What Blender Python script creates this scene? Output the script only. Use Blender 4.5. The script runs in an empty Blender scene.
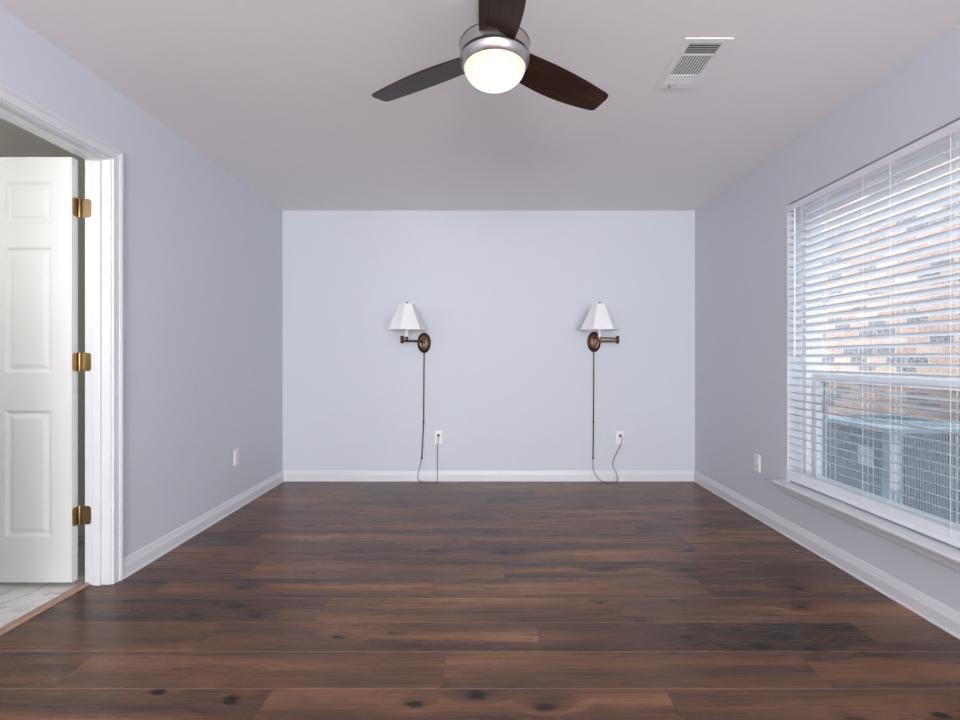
import bpy, bmesh, math, random
from mathutils import Vector, Matrix
R = math.radians
S = bpy.context.scene
COL = S.collection
random.seed(7)

# ------------------------------------------------------------------ camera
F = 480.0                                   # focal length in pixels of a 960 wide frame
CZ = 1.11                                   # eye height
cam = bpy.data.cameras.new('camera')
cam.sensor_fit = 'HORIZONTAL'; cam.sensor_width = 36.0; cam.lens = 36.0 * F / 960
cam.shift_x = -6.0 / 960; cam.shift_y = -2.0 / 960
cam.clip_start = 0.02
camo = bpy.data.objects.new('camera', cam); COL.objects.link(camo)
camo.location = (0, 0, CZ); camo.rotation_euler = (R(90), 0, 0)
S.camera = camo

# ------------------------------------------------------------------ world, lights, exposure
W = bpy.data.worlds.new('sky'); S.world = W; W.use_nodes = True
wn = W.node_tree; wn.nodes.clear()
wo = wn.nodes.new('ShaderNodeOutputWorld'); wb = wn.nodes.new('ShaderNodeBackground')
wb.inputs['Color'].default_value = (0.79, 0.895, 1.0, 1); wb.inputs['Strength'].default_value = 4.6
wn.links.new(wb.outputs[0], wo.inputs[0])

def area(name, loc, rot, sx, sy, power, col, spread=180):
    l = bpy.data.lights.new(name, 'AREA'); l.shape = 'RECTANGLE'; l.size = sx; l.size_y = sy
    l.energy = power; l.color = col; l.spread = R(spread)
    o = bpy.data.objects.new(name, l); COL.objects.link(o); o.location = loc; o.rotation_euler = rot
    return o
# unseen fill light added behind the camera, tilted up to brighten the ceiling
area('rear_fill_light', (0.0, -3.9, 1.35), (R(129), 0, 0), 2.6, 1.5, 270, (1.0, 0.975, 0.965))
# added cool fill light, no window there, to brighten left wall and ceiling
area('side_fill_light', (1.86, -1.3, 1.25), (0, R(105), R(-28)), 1.7, 1.9, 84, (0.82, 0.92, 1.0))
# unseen bathroom light on the camera side, inferred from the bright door
area('bathroom_lamp', (-2.75, 0.75, 1.75), (R(110), 0, 0), 0.7, 0.4, 15.5, (1.0, 0.98, 0.95))

vs = S.view_settings
vs.view_transform = 'Standard'; vs.look = 'None'; vs.exposure = 0.0; vs.gamma = 1.0
vs.use_curve_mapping = False
S.cycles.use_denoising = True
S.cycles.max_bounces = 10; S.cycles.diffuse_bounces = 6

# ------------------------------------------------------------------ materials
def lin(c):
    c /= 255.0
    return c / 12.92 if c <= 0.04045 else ((c + 0.055) / 1.055) ** 2.4
def rgb(r, g, b): return (lin(r), lin(g), lin(b), 1)

def mat(name, col, rough=0.5, metal=0.0, spec=0.5, bump=None, emit=None):
    m = bpy.data.materials.new(name); m.use_nodes = True
    nt = m.node_tree; p = nt.nodes['Principled BSDF']
    p.inputs['Base Color'].default_value = col
    p.inputs['Roughness'].default_value = rough
    p.inputs['Metallic'].default_value = metal
    p.inputs['Specular IOR Level'].default_value = spec
    if emit:
        p.inputs['Emission Color'].default_value = emit[0]; p.inputs['Emission Strength'].default_value = emit[1]
    tc = nt.nodes.new('ShaderNodeTexCoord')
    sc, st, vary = bump or (60.0, 0.02, 0.02)
    n = nt.nodes.new('ShaderNodeTexNoise'); n.inputs['Scale'].default_value = sc; n.inputs['Detail'].default_value = 3
    nt.links.new(tc.outputs['Object'], n.inputs['Vector'])
    b = nt.nodes.new('ShaderNodeBump'); b.inputs['Strength'].default_value = st; b.inputs['Distance'].default_value = 0.004
    nt.links.new(n.outputs['Fac'], b.inputs['Height']); nt.links.new(b.outputs[0], p.inputs['Normal'])
    if vary:
        mx = nt.nodes.new('ShaderNodeMix'); mx.data_type = 'RGBA'
        mx.inputs['A'].default_value = tuple(c * (1 - vary) for c in col[:3]) + (1,)
        mx.inputs['B'].default_value = tuple(min(1, c * (1 + vary)) for c in col[:3]) + (1,)
        n2 = nt.nodes.new('ShaderNodeTexNoise'); n2.inputs['Scale'].default_value = sc * 0.05
        nt.links.new(tc.outputs['Object'], n2.inputs['Vector'])
        nt.links.new(n2.outputs['Fac'], mx.inputs['Factor']); nt.links.new(mx.outputs['Result'], p.inputs['Base Color'])
    return m

M = {}
M['wall'] = mat('lavender_wall_paint', rgb(206, 209, 216), 0.62, spec=0.3, bump=(180, 0.05, 0.012))
M['ceiling'] = mat('ceiling_paint', rgb(238, 234, 235), 0.8, spec=0.2, bump=(120, 0.06, 0.012))
M['trim'] = mat('white_gloss_trim', rgb(217, 217, 221), 0.35, bump=(40, 0.01, 0.01))
M['door'] = mat('white_door_paint', rgb(230, 230, 229), 0.4, bump=(90, 0.03, 0.01))
M['bath_wall'] = mat('sage_grey_paint', rgb(176, 177, 164), 0.7, spec=0.2, bump=(150, 0.04, 0.01))
M['brass'] = mat('polished_brass', rgb(164, 142, 108), 0.34, 1.0, bump=(70, 0.05, 0.12))
M['nickel'] = mat('brushed_nickel', rgb(196, 190, 188), 0.32, 1.0, bump=(50, 0.02, 0.04))
M['black'] = mat('black_gap_shade', rgb(24, 22, 22), 0.6)  # black put in for the shaded gaps of the fan housing
M['bronze'] = mat('antique_bronze', rgb(84, 62, 54), 0.34, 0.85, bump=(90, 0.05, 0.15))
M['antique_brass'] = mat('antique_brass', rgb(158, 130, 104), 0.3, 0.9, bump=(90, 0.05, 0.12))
M['shade'] = mat('white_lamp_shade_fabric', rgb(236, 234, 236), 0.85, spec=0.1, bump=(400, 0.08, 0.01))
M['plastic'] = mat('white_plastic', rgb(236, 234, 234), 0.35, bump=(30, 0.005, 0.0))
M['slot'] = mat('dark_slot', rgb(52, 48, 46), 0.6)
M['cord'] = mat('brown_cord', rgb(104, 90, 74), 0.5)
M['plug'] = mat('brown_plug', rgb(72, 60, 52), 0.5)
M['blind'] = mat('white_blind_slat', rgb(240, 242, 245), 0.42, bump=(30, 0.01, 0.01))
M['rail'] = mat('white_blind_rail', rgb(226, 224, 232), 0.45, bump=(30, 0.01, 0.01))
M['string'] = mat('white_cord', rgb(242, 242, 244), 0.8)
M['vinyl'] = mat('white_vinyl', rgb(236, 240, 244), 0.35, bump=(30, 0.005, 0.0))
M['track_shade'] = mat('grey_track_shade', rgb(92, 96, 102), 0.8)  # grey put in for the shade of the sash track
M['metal_ac'] = mat('grey_painted_metal', rgb(196, 212, 224), 0.45, bump=(60, 0.02, 0.03))
M['fin'] = mat('grille_metal', rgb(196, 206, 212), 0.5)
M['coil'] = mat('dark_coil', rgb(46, 55, 66), 0.6, bump=(150, 0.3, 0.2))
M['sticker'] = mat('pale_sticker', rgb(236, 242, 246), 0.5)
M['sticker_text'] = mat('grey_print', rgb(150, 162, 172), 0.5)
M['ground'] = mat('concrete_ground', rgb(186, 184, 178), 0.9, bump=(30, 0.2, 0.12))
M['concrete'] = M['ground']
M['threshold'] = mat('threshold_wood', rgb(166, 134, 116), 0.4, bump=(60, 0.04, 0.08))


def glass_mat(name, tint, alpha):
    m = bpy.data.materials.new(name); m.use_nodes = True; nt = m.node_tree; nt.nodes.clear()
    o = nt.nodes.new('ShaderNodeOutputMaterial'); mx = nt.nodes.new('ShaderNodeMixShader')
    t = nt.nodes.new('ShaderNodeBsdfTransparent'); t.inputs[0].default_value = tint
    g = nt.nodes.new('ShaderNodeBsdfGlossy'); g.inputs['Roughness'].default_value = 0.02
    lw = nt.nodes.new('ShaderNodeLayerWeight'); lw.inputs['Blend'].default_value = 0.5
    pw = nt.nodes.new('ShaderNodeMath'); pw.operation = 'POWER'; pw.inputs[1].default_value = 5.0
    fr = nt.nodes.new('ShaderNodeMath'); fr.operation = 'MULTIPLY_ADD'; fr.inputs[1].default_value = 0.9; fr.inputs[2].default_value = 0.03
    nt.links.new(lw.outputs['Facing'], pw.inputs[0]); nt.links.new(pw.outputs[0], fr.inputs[0])
    nt.links.new(fr.outputs[0], mx.inputs[0]); nt.links.new(t.outputs[0], mx.inputs[1]); nt.links.new(g.outputs[0], mx.inputs[2])
    nt.links.new(mx.outputs[0], o.inputs[0]); return m
M['glass'] = glass_mat('window_glass', (0.97, 0.985, 1.0, 1), 1.3)

def screen_mat():
    m = bpy.data.materials.new('insect_screen_mesh'); m.use_nodes = True; nt = m.node_tree; nt.nodes.clear()
    o = nt.nodes.new('ShaderNodeOutputMaterial'); mx = nt.nodes.new('ShaderNodeMixShader'); mx.inputs[0].default_value = 0.30
    t = nt.nodes.new('ShaderNodeBsdfTransparent')
    d = nt.nodes.new('ShaderNodeBsdfDiffuse'); d.inputs[0].default_value = rgb(120, 130, 138)
    nt.links.new(t.outputs[0], mx.inputs[1]); nt.links.new(d.outputs[0], mx.inputs[2]); nt.links.new(mx.outputs[0], o.inputs[0]); return m
M['screen'] = screen_mat()

class NT:
    """tiny node helper"""
    def __init__(s, name):
        s.m = bpy.data.materials.new(name); s.m.use_nodes = True; s.t = s.m.node_tree
        s.p = s.t.nodes['Principled BSDF']
    def n(s, typ, ins=None, **kw):
        nd = s.t.nodes.new(typ)
        for k, v in kw.items(): setattr(nd, k, v)
        for k, v in (ins or {}).items():
            if hasattr(v, 'is_output'): s.t.links.new(v, nd.inputs[k])
            else: nd.inputs[k].default_value = v
        return nd
    def math(s, op, a, b=0.0, clamp=False):
        nd = s.n('ShaderNodeMath', {0: a, 1: b}, operation=op); nd.use_clamp = clamp
        return nd.outputs[0]
    def mix(s, f, a, b, blend='MIX'):
        nd = s.t.nodes.new('ShaderNodeMix'); nd.data_type = 'RGBA'; nd.blend_type = blend
        for k, v in (('Factor', f), ('A', a), ('B', b)):
            if hasattr(v, 'is_output'): s.t.links.new(v, nd.inputs[k if k == 'Factor' else k])
            else: nd.inputs[k].default_value = v
        return nd.outputs['Result']
    def ramp(s, f, stops):
        nd = s.t.nodes.new('ShaderNodeValToRGB'); cr = nd.color_ramp
        while len(cr.elements) < len(stops): cr.elements.new(0.5)
        for e, (p, c) in zip(cr.elements, stops): e.position = p; e.color = c if len(c) == 4 else (*c, 1)
        s.t.links.new(f, nd.inputs[0]); return nd.outputs[0]

def slat_mat():
    k = NT('white_vinyl_slat')
    k.p.inputs['Base Color'].default_value = rgb(240, 243, 247); k.p.inputs['Roughness'].default_value = 0.42
    tr = k.n('ShaderNodeBsdfTranslucent', {'Color': rgb(248, 249, 250)})
    mx = k.n('ShaderNodeMixShader', {0: 0.66, 1: k.p.outputs[0], 2: tr.outputs[0]})
    k.t.links.new(mx.outputs[0], k.t.nodes['Material Output'].inputs[0]); return k.m
M['blind'] = slat_mat()
def bowl_mat():
    # frosted bowl: the bulbs inside light its middle more than the edge held by the metal ring
    k = NT('lit_opal_glass')
    k.p.inputs['Base Color'].default_value = rgb(120, 116, 108); k.p.inputs['Roughness'].default_value = 0.3
    s_ = k.n('ShaderNodeSeparateXYZ', {0: k.n('ShaderNodeTexCoord').outputs['Object']})
    r_ = k.math('SQRT', k.math('ADD', k.math('MULTIPLY', s_.outputs[0], s_.outputs[0]), k.math('MULTIPLY', s_.outputs[1], s_.outputs[1])))
    c = k.ramp(k.math('MULTIPLY', r_, 9.0), [(0.0, (1.0, 0.97, 0.90)), (0.75, (1.0, 0.95, 0.84)), (1.0, (0.86, 0.75, 0.58))])
    k.t.links.new(c, k.p.inputs['Emission Color']); k.p.inputs['Emission Strength'].default_value = 1.0
    return k.m
M['bowl'] = bowl_mat()

def floor_mat():
    k = NT('dark_oak_planks')
    uv = k.n('ShaderNodeUVMap', uv_map='plank').outputs[0]
    at = k.n('ShaderNodeAttribute', attribute_name='plank_random')
    rnd = k.n('ShaderNodeSeparateXYZ', {0: at.outputs['Vector']})
    s = k.n('ShaderNodeSeparateXYZ', {0: uv})
    u, v = s.outputs[0], s.outputs[1]                     # metres along and across the plank
    off = k.math('MULTIPLY', rnd.outputs[0], 40.0); off2 = k.math('MULTIPLY', rnd.outputs[1], 40.0)
    def vec(su, sv, extra=0.0):
        return k.n('ShaderNodeCombineXYZ', {0: k.math('ADD', k.math('MULTIPLY', u, su), off),
                                            1: k.math('ADD', k.math('MULTIPLY', v, sv), k.math('ADD', off2, extra)),
                                            2: k.math('ADD', off, off2)}).outputs[0]
    # knots: where the boards have them (metres on the floor), size in metres
    pos = k.n('ShaderNodeTexCoord').outputs['Object']
    ps = k.n('ShaderNodeSeparateXYZ', {0: pos}); PX, PY = ps.outputs[0], ps.outputs[1]
    wv = k.n('ShaderNodeCombineXYZ', {0: k.math('MULTIPLY', PX, 16.0), 1: k.math('MULTIPLY', PY, 42.0)}).outputs[0]
    wob = k.n('ShaderNodeTexNoise', {'Vector': wv, 'Scale': 1.0, 'Detail': 3.0}).outputs['Fac']
    KN = [(-1.574,2.06,.045),(-1.11,2.145,.05),(-1.249,2.07,.042),(-.997,2.07,.04),(-1.169,2.315,.035),(-.588,1.905,.04),(-.38,1.94,.022),(-.23,1.54,.036),(-1.09,1.59,.04),(-.82,1.558,.045),
          (-.306,2.76,.05),(-1.16,3.18,.05),(-.03,1.581,.045),(.196,1.527,.045),(.80,1.91,.034),(1.03,1.96,.04),(1.175,1.905,.055),(1.065,1.845,.05),(1.24,1.825,.05),(.515,2.175,.03),
          (1.49,2.31,.045),(.62,2.53,.045),(1.05,2.51,.055),(1.06,2.43,.04),(.125,2.735,.055),(1.18,2.775,.05),(1.14,1.46,.05),(1.41,1.49,.035),(.65,2.03,.03),(1.40,2.14,.035),
          (-1.3,1.25,.045),(.3,.9,.05),(-.5,.6,.045),(.9,.3,.05),(-1.2,.1,.05),(.0,-.5,.05),(1.3,3.3,.06),(.4,3.35,.05),(-.6,3.6,.06),(.2,3.75,.05)]
    kd = None
    for kx, ky, kr_ in KN:
        dx = k.math('MULTIPLY', k.math('SUBTRACT', PX, kx), 1.0 / kr_); dy = k.math('MULTIPLY', k.math('SUBTRACT', PY, ky), 1.9 / kr_)
        d = k.math('ADD', k.math('MULTIPLY', dx, dx), k.math('MULTIPLY', dy, dy))
        kd = d if kd is None else k.math('MINIMUM', kd, d)
    kd = k.math('SQRT', kd)
    kd2 = k.math('ADD', kd, k.math('MULTIPLY', k.math('SUBTRACT', wob, 0.5), 1.9))
    knot = k.n('ShaderNodeMapRange', {'Value': kd2, 'From Min': 0.45, 'From Max': 1.0, 'To Min': 1.0, 'To Max': 0.0}).outputs[0]
    halo = k.n('ShaderNodeMapRange', {'Value': kd, 'From Min': 0.0, 'From Max': 3.6, 'To Min': 1.0, 'To Max': 0.0}).outputs[0]
    # broad streaks along the plank, bending around the knots
    warp = k.math('MULTIPLY', halo, 0.9)
    n1 = k.n('ShaderNodeTexNoise', {'Vector': vec(0.75, 8, warp), 'Scale': 1.0, 'Detail': 4.0, 'Roughness': 0.5, 'Distortion': 0.25}).outputs['Fac']
    n2 = k.n('ShaderNodeTexNoise', {'Vector': vec(3.2, 95, warp), 'Scale': 1.0, 'Detail': 4.0, 'Roughness': 0.65}).outputs['Fac']
    n3 = k.n('ShaderNodeTexNoise', {'Vector': vec(36, 460), 'Scale': 1.0, 'Detail': 2.0}).outputs['Fac']
    tone = k.math('ADD', k.math('ADD', k.math('MULTIPLY', n1, 1.12), k.math('MULTIPLY', n2, 0.20)),
                  k.math('ADD', k.math('MULTIPLY', n3, 0.30), k.math('MULTIPLY', k.math('SUBTRACT', rnd.outputs[2], 0.5), 0.21)))
    tone = k.math('SUBTRACT', tone, k.math('MULTIPLY', k.math('POWER', halo, 2.0), 0.11))
    vv = k.math('SUBTRACT', v, 0.10); tone = k.math('SUBTRACT', tone, k.math('MULTIPLY', k.math('MULTIPLY', vv, vv), 9.0))
    tone = k.n('ShaderNodeMapRange', {'Value': tone, 'From Min': 0.53, 'From Max': 1.11}).outputs[0]
    col = k.ramp(tone, [(0.0, rgb(58, 41, 33)), (0.28, rgb(82, 57, 44)), (0.55, rgb(106, 72, 51)), (0.8, rgb(132, 92, 64)), (1.0, rgb(156, 114, 82))])
    col = k.mix(k.math('MULTIPLY', knot, 0.92), col, rgb(22, 16, 13))
    # bevelled joints
    L = k.n('ShaderNodeAttribute', attribute_name='plank_size')
    ls = k.n('ShaderNodeSeparateXYZ', {0: L.outputs['Vector']})
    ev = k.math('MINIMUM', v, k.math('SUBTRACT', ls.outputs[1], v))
    eu = k.math('MINIMUM', u, k.math('SUBTRACT', ls.outputs[0], u))
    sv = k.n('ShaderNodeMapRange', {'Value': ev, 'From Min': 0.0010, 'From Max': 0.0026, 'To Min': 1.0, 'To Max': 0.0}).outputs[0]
    su = k.n('ShaderNodeMapRange', {'Value': eu, 'From Min': 0.0006, 'From Max': 0.0022, 'To Min': 1.0, 'To Max': 0.0}).outputs[0]
    col = k.mix(k.math('MULTIPLY', sv, 0.8), col, rgb(150, 114, 90))  # lighter line paints the bevel highlight along the long seams
    col = k.mix(k.math('MULTIPLY', su, 0.6), col, rgb(40, 30, 28))
    k.t.links.new(col, k.p.inputs['Base Color'])
    ro = k.n('ShaderNodeMapRange', {'Value': n2, 'From Min': 0.3, 'From Max': 0.7, 'To Min': 0.24, 'To Max': 0.34}).outputs[0]
    k.t.links.new(ro, k.p.inputs['Roughness'])
    k.p.inputs['Specular IOR Level'].default_value = 0.36
    seam = k.math('MAXIMUM', sv, su)
    h = k.math('SUBTRACT', k.math('MULTIPLY', n2, 0.25), k.math('ADD', seam, k.math('MULTIPLY', knot, 0.2)))
    b = k.n('ShaderNodeBump', {'Height': h, 'Strength': 0.25, 'Distance': 0.0015})
    k.t.links.new(b.outputs[0], k.p.inputs['Normal'])
    return k.m
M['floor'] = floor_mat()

def marble_mat():
    k = NT('white_marble_tile')
    tc = k.n('ShaderNodeTexCoord').outputs['Object']
    n = k.n('ShaderNodeTexNoise', {'Vector': tc, 'Scale': 3.0, 'Detail': 8.0, 'Roughness': 0.6, 'Distortion': 1.3}).outputs['Fac']
    vein = k.n('ShaderNodeMapRange', {'Value': k.math('ABSOLUTE', k.math('SUBTRACT', n, 0.5)), 'From Min': 0.0, 'From Max': 0.035, 'To Min': 1.0, 'To Max': 0.0}).outputs[0]
    gate = k.n('ShaderNodeTexNoise', {'Vector': tc, 'Scale': 2.2, 'Detail': 2.0}).outputs['Fac']
    gate = k.n('ShaderNodeMapRange', {'Value': gate, 'From Min': 0.45, 'From Max': 0.62}).outputs[0]
    col = k.mix(k.math('MULTIPLY', vein, gate), rgb(230, 229, 228), rgb(150, 148, 148))
    br = k.n('ShaderNodeTexBrick', {'Vector': tc, 'Scale': 1.0, 'Color1': (1, 1, 1, 1), 'Color2': (1, 1, 1, 1), 'Mortar': (0, 0, 0, 1), 'Mortar Size': 0.002, 'Brick Width': 0.61, 'Row Height': 0.305})
    col = k.mix(br.outputs['Fac'], col, rgb(196, 193, 190))
    k.t.links.new(col, k.p.inputs['Base Color']); k.p.inputs['Roughness'].default_value = 0.22
    return k.m
M['marble'] = marble_mat()

def brick_mat():
    k = NT('mixed_tan_brick')
    tc = k.n('ShaderNodeTexCoord').outputs['Object']
    s = k.n('ShaderNodeSeparateXYZ', {0: tc})
    v = k.n('ShaderNodeCombineXYZ', {0: s.outputs[1], 1: s.outputs[2], 2: 0.0}).outputs[0]
    br = k.n('ShaderNodeTexBrick', {'Vector': v, 'Scale': 1.0, 'Color1': (0, 0, 0, 1), 'Color2': (1, 1, 1, 1), 'Mortar': (0.5, 0.5, 0.5, 1),
                                    'Mortar Size': 0.005, 'Mortar Smooth': 0.1, 'Bias': 0.0, 'Brick Width': 0.205, 'Row Height': 0.076})
    r = k.n('ShaderNodeSeparateXYZ', {0: br.outputs['Color']}).outputs[0]
    base = k.ramp(r, [(0.0, rgb(80, 82, 92)), (0.22, rgb(92, 92, 100)), (0.28, rgb(168, 132, 114)), (0.5, rgb(182, 150, 130)), (0.75, rgb(158, 118, 102)), (1.0, rgb(192, 174, 160))])
    n = k.n('ShaderNodeTexNoise', {'Vector': v, 'Scale': 42.0, 'Detail': 4.0, 'Roughness': 0.7}).outputs['Fac']
    n = k.n('ShaderNodeMapRange', {'Value': n, 'From Min': 0.38, 'From Max': 0.66}).outputs[0]
    col = k.mix(k.math('MULTIPLY', n, 0.55), base, rgb(206, 190, 176))
    col = k.mix(br.outputs['Fac'], col, rgb(188, 178, 168))
    k.t.links.new(col, k.p.inputs['Base Color']); k.p.inputs['Roughness'].default_value = 0.9
    b = k.n('ShaderNodeBump', {'Height': k.math('SUBTRACT', n, k.math('MULTIPLY', br.outputs['Fac'], 2.0)), 'Strength': 0.4, 'Distance': 0.006})
    k.t.links.new(b.outputs[0], k.p.inputs['Normal'])
    return k.m
M['brick'] = brick_mat()

def blade_mat():
    k = NT('walnut_fan_blade')
    tc = k.n('ShaderNodeTexCoord').outputs['Object']
    mp = k.n('ShaderNodeMapping', {'Vector': tc, 'Scale': (3.0, 46.0, 20.0)}).outputs[0]
    n = k.n('ShaderNodeTexNoise', {'Vector': mp, 'Scale': 1.0, 'Detail': 5.0, 'Roughness': 0.6, 'Distortion': 0.8}).outputs['Fac']
    col = k.ramp(n, [(0.3, rgb(34, 19, 14)), (0.52, rgb(52, 30, 21)), (0.7, rgb(78, 47, 32))])
    k.t.links.new(col, k.p.inputs['Base Color']); k.p.inputs['Roughness'].default_value = 0.36; k.p.inputs['Specular IOR Level'].default_value = 0.25
    return k.m
M['blade'] = blade_mat()

# ------------------------------------------------------------------ mesh helpers
class MB:
    def __init__(s): s.v = []; s.f = []; s.sm = []
    def add(s, verts, faces, smooth=False, mtx=None):
        o = len(s.v)
        for p in verts: s.v.append(tuple(mtx @ Vector(p)) if mtx else tuple(p))
        for f in faces: s.f.append(tuple(i + o for i in f)); s.sm.append(smooth)
        return s
    def box(s, x0, x1, y0, y1, z0, z1, mtx=None):
        v = [(x0, y0, z0), (x1, y0, z0), (x1, y1, z0), (x0, y1, z0), (x0, y0, z1), (x1, y0, z1), (x1, y1, z1), (x0, y1, z1)]
        return s.add(v, [(3, 2, 1, 0), (4, 5, 6, 7), (0, 1, 5, 4), (1, 2, 6, 5), (2, 3, 7, 6), (3, 0, 4, 7)], False, mtx)
    def lathe(s, prof, n=48, mtx=None, smooth=True, sx=1.0, sy=1.0, phase=0.0, cap=True):
        """prof: list of (radius, z) about the z axis"""
        vs_, fs = [], []
        for r, z in prof:
            for i in range(n):
                a = phase + 2 * math.pi * i / n
                vs_.append((r * math.cos(a) * sx, r * math.sin(a) * sy, z))
        for j in range(len(prof) - 1):
            for i in range(n):
                a = j * n + i; b = j * n + (i + 1) % n
                fs.append((a, b, b + n, a + n))
        if cap:
            fs.append(tuple(reversed(range(n)))); m = (len(prof) - 1) * n; fs.append(tuple(range(m, m + n)))
        return s.add(vs_, fs, smooth, mtx)
    def tube(s, pts, r, n=10, rads=None):
        pts = [Vector(p) for p in pts]; vs_, fs = [], []
        up = None
        for i, p in enumerate(pts):
            d = (pts[min(i + 1, len(pts) - 1)] - pts[max(i - 1, 0)]).normalized()
            if up is None:
                up = d.orthogonal().normalized()
            else:
                up = (up - d * up.dot(d)).normalized()
            w = d.cross(up); rr = rads[i] if rads else r
            for k in range(n):
                a = 2 * math.pi * k / n
                vs_.append(p + (up * math.cos(a) + w * math.sin(a)) * rr)
        for j in range(len(pts) - 1):
            for k in range(n):
                a = j * n + k; b = j * n + (k + 1) % n
                fs.append((a, b, b + n, a + n))
        fs.append(tuple(reversed(range(n)))); m = (len(pts) - 1) * n; fs.append(tuple(range(m, m + n)))
        return s.add(vs_, fs, True)
    def sweep(s, prof, frames, closed=False):
        """prof: list of (a, b); frames: list of functions (a, b) -> point"""
        n = len(prof); vs_ = []; fs = []
        for fr in frames: vs_ += [fr(a, b) for a, b in prof]
        for j in range(len(frames) - 1):
            for i in range(n):
                a = j * n + i; b = j * n + (i + 1) % n
                fs.append((a, b, b + n, a + n))
        fs.append(tuple(reversed(range(n)))); m = (len(frames) - 1) * n; fs.append(tuple(range(m, m + n)))
        return s.add(vs_, fs, False)
    def build(s, name, m, parent=None, bevel=0.0, origin=None, auto=True):
        me = bpy.data.meshes.new(name); me.from_pydata(s.v, [], s.f)
        me.polygons.foreach_set('use_smooth', s.sm)
        bm = bmesh.new(); bm.from_mesh(me); bmesh.ops.recalc_face_normals(bm, faces=bm.faces)
        if auto:
            for e in bm.edges:
                if len(e.link_faces) == 2 and e.calc_face_angle(0) > R(35): e.smooth = False
        bm.to_mesh(me); bm.free()
        me.materials.append(m)
        o = bpy.data.objects.new(name, me); COL.objects.link(o)
        if parent: o.parent = parent
        if origin is not None:
            me.transform(Matrix.Translation(-Vector(origin))); o.location = origin
        if bevel:
            b = o.modifiers.new('bevel', 'BEVEL'); b.width = bevel; b.segments = 2; b.limit_method = 'ANGLE'; b.angle_limit = R(40)
        return o

def smoothpath(pts, k=8):
    P = [Vector(p) for p in pts]; P = [P[0] * 2 - P[1]] + P + [P[-1] * 2 - P[-2]]
    out = []
    for i in range(1, len(P) - 2):
        for j in range(k):
            t = j / k; a, b, c, d = P[i - 1], P[i], P[i + 1], P[i + 2]
            out.append(0.5 * ((2 * b) + (c - a) * t + (2 * a - 5 * b + 4 * c - d) * t * t + (3 * b - a - 3 * c + d) * t ** 3))
    out.append(P[-2]); return out

def thing(name, label, cat, loc=(0, 0, 0), group=None):
    o = bpy.data.objects.new(name, None); COL.objects.link(o); o.location = loc
    o.empty_display_size = 0.1
    o['label'] = label; o['category'] = cat
    if group: o['group'] = group
    return o
def struct(o, label=None):
    o['kind'] = 'structure'
    if label: o['label'] = label
    return o
def label(o, t): o['label'] = t; return o

# ------------------------------------------------------------------ room measures
XL, XR, YB, YR, H = -1.838, 1.888, 4.336, -4.0, 2.442
DY0, DY1, DH = 1.575, 2.35, 2.082           # door opening between the jambs
JT = 0.018
XO = -1.963                                 # far face of the left wall
WY0, WY1, WZ0, WZ1 = 1.06, 3.01, 0.338, 2.072   # window opening
XW = 2.10                                   # outer face of the right wall

# floor : one mesh, a face per plank
def make_floor():
    Lp, wid, y_ref = 1.316, 0.2025, 1.612
    joints = {-1: -0.715, 0: -1.464, 1: -1.106, 2: -0.724, 3: -0.259, 4: 0.0945, 5: 0.493, 6: -0.0936, 7: -0.345}
    verts, faces, uvs, rnd, size = [], [], [], [], []
    tones = {-1: (.5, .25, .6), 0: (.15, .85, .5, .4), 1: (.6, .5, .1, .6), 2: (.15, .6, .55), 3: (.3, .65, .7, .2), 4: (.4, .75, .15, .4), 5: (.5, .2, .7), 6: (.5, .6, .25, .5)}
    k = math.floor((YR - y_ref) / wid)
    while y_ref + k * wid < YB:
        y0, y1 = y_ref + k * wid, y_ref + (k + 1) * wid
        c0, c1 = max(y0, YR - 0.1), min(y1, YB + 0.02)
        j = joints.get(k, random.uniform(-0.6, 0.6))
        x = j - Lp * math.ceil((j - XL + 0.2) / Lp)
        i = 0
        while x < XR:
            a, b = max(x, XO), min(x + Lp, XR + 0.02)
            if b > a:
                o = len(verts)
                verts += [(a, c0, 0), (b, c0, 0), (b, c1, 0), (a, c1, 0)]
                faces.append((o, o + 1, o + 2, o + 3))
                uvs.append([(a - x, c0 - y0), (b - x, c0 - y0), (b - x, c1 - y0), (a - x, c1 - y0)])
                t_ = tones.get(k, ()); rnd.append((random.random(), random.random(), t_[i] if i < len(t_) else random.uniform(0.2, 0.7))); i += 1; size.append((Lp, wid, 0))
            x += Lp
        k += 1
    # underside so the floor has a real thickness
    o = len(verts)
    verts += [(XO, YR - 0.1, -0.06), (XR + 0.02, YR - 0.1, -0.06), (XR + 0.02, YB + 0.02, -0.06), (XO, YB + 0.02, -0.06)]
    faces.append((o + 3, o + 2, o + 1, o)); uvs.append([(0.5, 0.1)] * 4); rnd.append((0, 0, 0)); size.append((Lp, wid, 0))
    me = bpy.data.meshes.new('floor'); me.from_pydata(verts, [], faces)
    ul = me.uv_layers.new(name='plank')
    for p, q in zip(me.polygons, uvs):
        for li, c in zip(p.loop_indices, q): ul.data[li].uv = c
    a1 = me.attributes.new('plank_random', 'FLOAT_VECTOR', 'FACE'); a2 = me.attributes.new('plank_size', 'FLOAT_VECTOR', 'FACE')
    for i in range(len(faces)): a1.data[i].vector = rnd[i]; a2.data[i].vector = size[i]
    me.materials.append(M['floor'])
    f = bpy.data.objects.new('floor', me); COL.objects.link(f); return f
struct(make_floor())

struct(MB().box(XO, XW, YR - 0.1, YB + 0.1, H, H + 0.1).build('ceiling', M['ceiling']))
struct(MB().box(XO, XW, YB, YB + 0.1, -0.06, H).build('wall_back', M['wall']))
# rear wall, with an opening added for the unseen fill light
m = MB()
m.box(XO, -1.35, YR - 0.1, YR, 0, H).box(1.35, XW, YR - 0.1, YR, 0, H).box(-1.35, 1.35, YR - 0.1, YR, 0, 0.55).box(-1.35, 1.35, YR - 0.1, YR, 2.34, H)
struct(m.build('wall_rear', M['wall']))
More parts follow.
